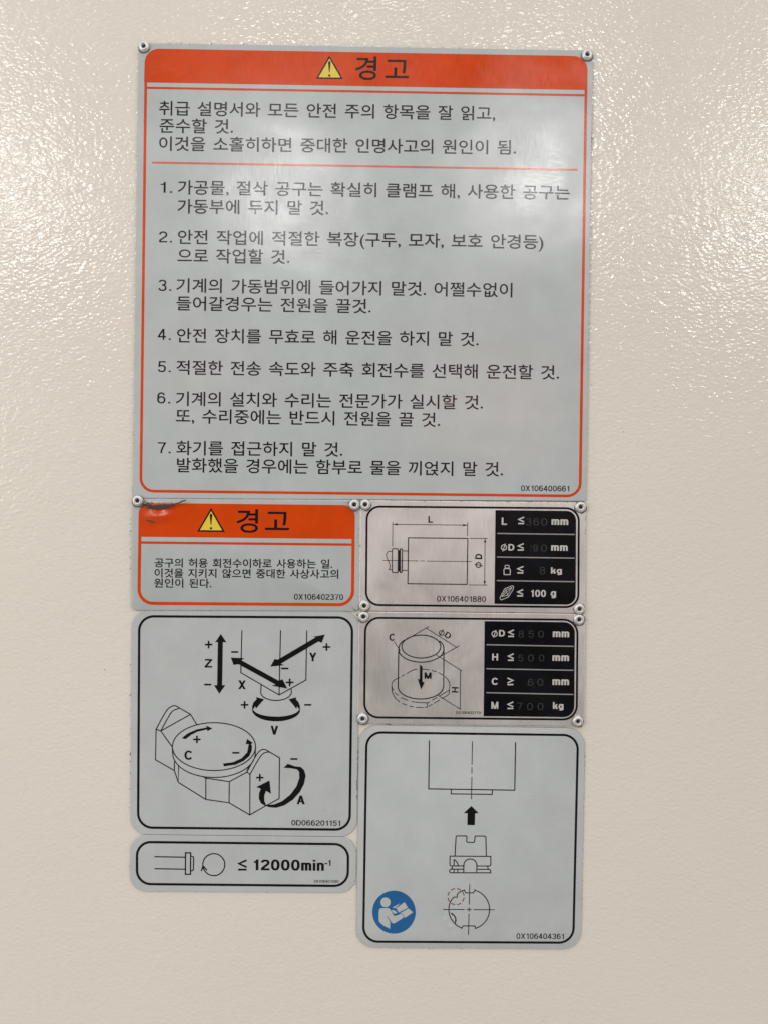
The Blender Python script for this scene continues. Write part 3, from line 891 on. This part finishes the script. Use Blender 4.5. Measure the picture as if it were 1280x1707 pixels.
table(R, z, [
    ('phi', 170, 192, 242, 262), ('D', 258, 180, 330, 258), ('<', 370, 172, 440, 266), ('#8', 497, 188, 560, 270), ('#5', 615, 188, 682, 270), ('#0', 735, 190, 805, 272), ('mm', 912, 198, 1112, 266),
    ('H', 175, 466, 247, 550), ('<', 367, 462, 437, 556), ('#5', 492, 480, 555, 560), ('#0', 613, 480, 682, 560), ('#0', 745, 480, 808, 560), ('mm', 908, 488, 1110, 555),
    ('C', 170, 762, 250, 846), ('>', 362, 757, 433, 852), ('#6', 612, 774, 676, 858), ('#0', 725, 774, 795, 858), ('mm', 908, 780, 1110, 848),
    ('M', 165, 1052, 250, 1138), ('<', 361, 1048, 432, 1142), ('#7', 480, 1064, 545, 1148), ('#0', 600, 1068, 670, 1154), ('#0', 728, 1068, 798, 1154), ('kg', 914, 1058, 1042, 1140)],
    [((108, 359), (1165, 379)), ((106, 651), (1163, 670)), ((104, 942), (1160, 964))], D5)
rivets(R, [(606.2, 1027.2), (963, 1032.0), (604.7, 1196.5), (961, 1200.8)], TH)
grime(R, [(630, 1205.2, 940, 1209, 44, 0.8), (642, 1206, 652, 1206.3, 5, 1.1), (972.5, 1060, 972, 1180, 12, 0.6), (598, 1040, 596.5, 1190, 8, 0.6)], TH * 0.7, 19)

# ------------------------------------------------------------------ 7. the tool orientation label
def blister(x, y):
    r = math.hypot(x - 751, y - 1534)
    return 0.00028 * math.exp(-((r - 10) / 4) ** 2) * (1 if x < 754 and y > 1528 else 0.35)
RB = (730, 1512, 774, 1556, 1.6)
R = thing('tool_orientation_label', 'tall grey label at the bottom right showing tool holder fitting, with blue manual disc', 'label', 780, 1580, 'signs fixed to the machine panel')
plate(R, [(599.0, 1207.8), (974.0, 1213.2), (966.8, 1581.8), (594.0, 1578.6)], 30, TS, FILM_L, disp=blister, refine=RB)
ring(R, [(609.5, 1218.2), (964.0, 1223.0), (956.0, 1572.2), (603.8, 1570.3)], 26, 3.8, TS + INK, BLACK)
z = Z(690, 1220, 6.4)
D7 = TS + INK
f = Flat(D7)
f.line(z((160, 88), (153, 603), (1068, 617), (1077, 105)), 1.9)
f.line(z((393, 607), (390, 656), (828, 662), (830, 612)), 1.8)
f.line(z((618, 95), (613, 345)), 1.4); f.line(z((612, 372), (612, 440)), 1.4); f.line(z((612, 475), (607, 712)), 1.4)
f.mesh('spindle_drawing', THIN, R)
inkpoly(R, 'insert_arrow', z((607, 785), (685, 862), (647, 863), (643, 990), (563, 988), (566, 862), (525, 862)), d=D7)
z = Z(740, 1380, 14.222)
f = Flat(D7)
w = 1.75
f.line(z((248, 655), (274, 200), (292, 178), (510, 178), (530, 196), (526, 305), (545, 330), (690, 332), (714, 308), (722, 198), (738, 182), (955, 182), (978, 205), (990, 658)), w)
f.line(z((450, 890), (150, 888), (130, 866), (132, 656), (1095, 663), (1096, 862), (1072, 890), (768, 890)), w)
f.line(z((185, 890), (182, 965)), w); f.line(z((1022, 890), (1030, 968)), w)
f.line(z((450, 967), (150, 965), (125, 988), (124, 1030), (142, 1050), (1092, 1052), (1090, 992), (1060, 970), (768, 968)), w)
f.line(z((455, 1050), (458, 872)) + z(*ell(612, 872, 154, 148, 180, 360)) + [z((762, 1050))], w)
f.line(z((228, 888), (226, 742)) + smooth(z((226, 742), (268, 765), (308, 825), (328, 888)))[1:], w)
f.line(z((228, 965), (226, 1050)), w); f.line(z((315, 965), (314, 1050)), w)
f.mesh('tool_holder_drawing', THIN, R)
z = Z(730, 1460, 12.8)
f = Flat(D7, blister, RB)
w = 1.7
def arc_to(a0, a1, n=30): return ell(655, 702, 433, 425, a0, a1, n)
f.line(z(*([(550, 290), (582, 350), (745, 350), (776, 288)] + arc_to(-73, 71) + [(786, 1106), (778, 1055), (525, 1052), (498, 1106)] + arc_to(112, 200) + [(290, 482), (330, 440), (398, 442), (404, 380), (424, 352), (480, 315)])), w, closed=True)
f.mesh('flange_drawing', THIN, R)
f = Flat(D7 + 3e-6)
for a, b in (((100, 705), (560, 703)), ((600, 703), (705, 706)), ((745, 706), (1200, 710)), ((667, 165), (655, 600)), ((653, 655), (650, 750)), ((650, 790), (640, 1245))): f.line(z(a, b), 1.4)
f.mesh('centre_line', THIN, R)
f = Flat(D7 + 5e-6)
for k in range(8): f.line(z(*ell(375, 430, 172, 172, k * 45 + 7, k * 45 + 37, 6)), 1.7)
f.mesh('dashed_circle', DRED, R)
f = Flat(D7 + 5e-6, blister, RB)
f.poly(z((250, 768), (300, 780), (345, 820), (378, 880), (386, 930), (365, 1025), (350, 965), (357, 895), (325, 835), (285, 812)))
f.mesh('keyway_mark', BLACK, R)
z = Z(580, 1440, 6.4)
f = Flat(D7); f.disc(z((490, 508)), 35.8, 64); disc = f.mesh('manual_disc', BLUE, R)
f = Flat(D7 + 5e-6)
f.disc(z((400, 403)), 8.1, 32)
f.poly(z((330, 505), (336, 478), (352, 466), (428, 464), (446, 476), (492, 550), (562, 528), (580, 530), (590, 545), (588, 568), (498, 624), (480, 628), (466, 620), (424, 560), (416, 548), (413, 552), (428, 580), (447, 606), (447, 684), (385, 655), (345, 622), (330, 600)))
f.poly(z((512, 466), (600, 402), (636, 460), (538, 512)))
f.poly(z((546, 524), (642, 468), (690, 510), (602, 570), (592, 536), (575, 522)))
f.poly(z((472, 458), (556, 412), (510, 458), (498, 466)))
f.poly(z((458, 490), (476, 484), (506, 496), (524, 516), (492, 526)))
sub(f.mesh('reader_figure', FILM_L, R), disc)
f = Flat(D7); cap_text(f, '0X106404361', 859.6, 939.2, 1554.6, 1563.6, 0.145, 0.008); f.mesh('serial_number', BLACK, R)
grime(R, [(973.6, 1245, 968, 1520, 30, 0.8), (595.5, 1400, 594.3, 1560, 12, 0.7), (630, 1579, 940, 1581.6, 20, 0.6), (600, 1222, 597, 1300, 10, 0.7)], TS * 0.7, 23)
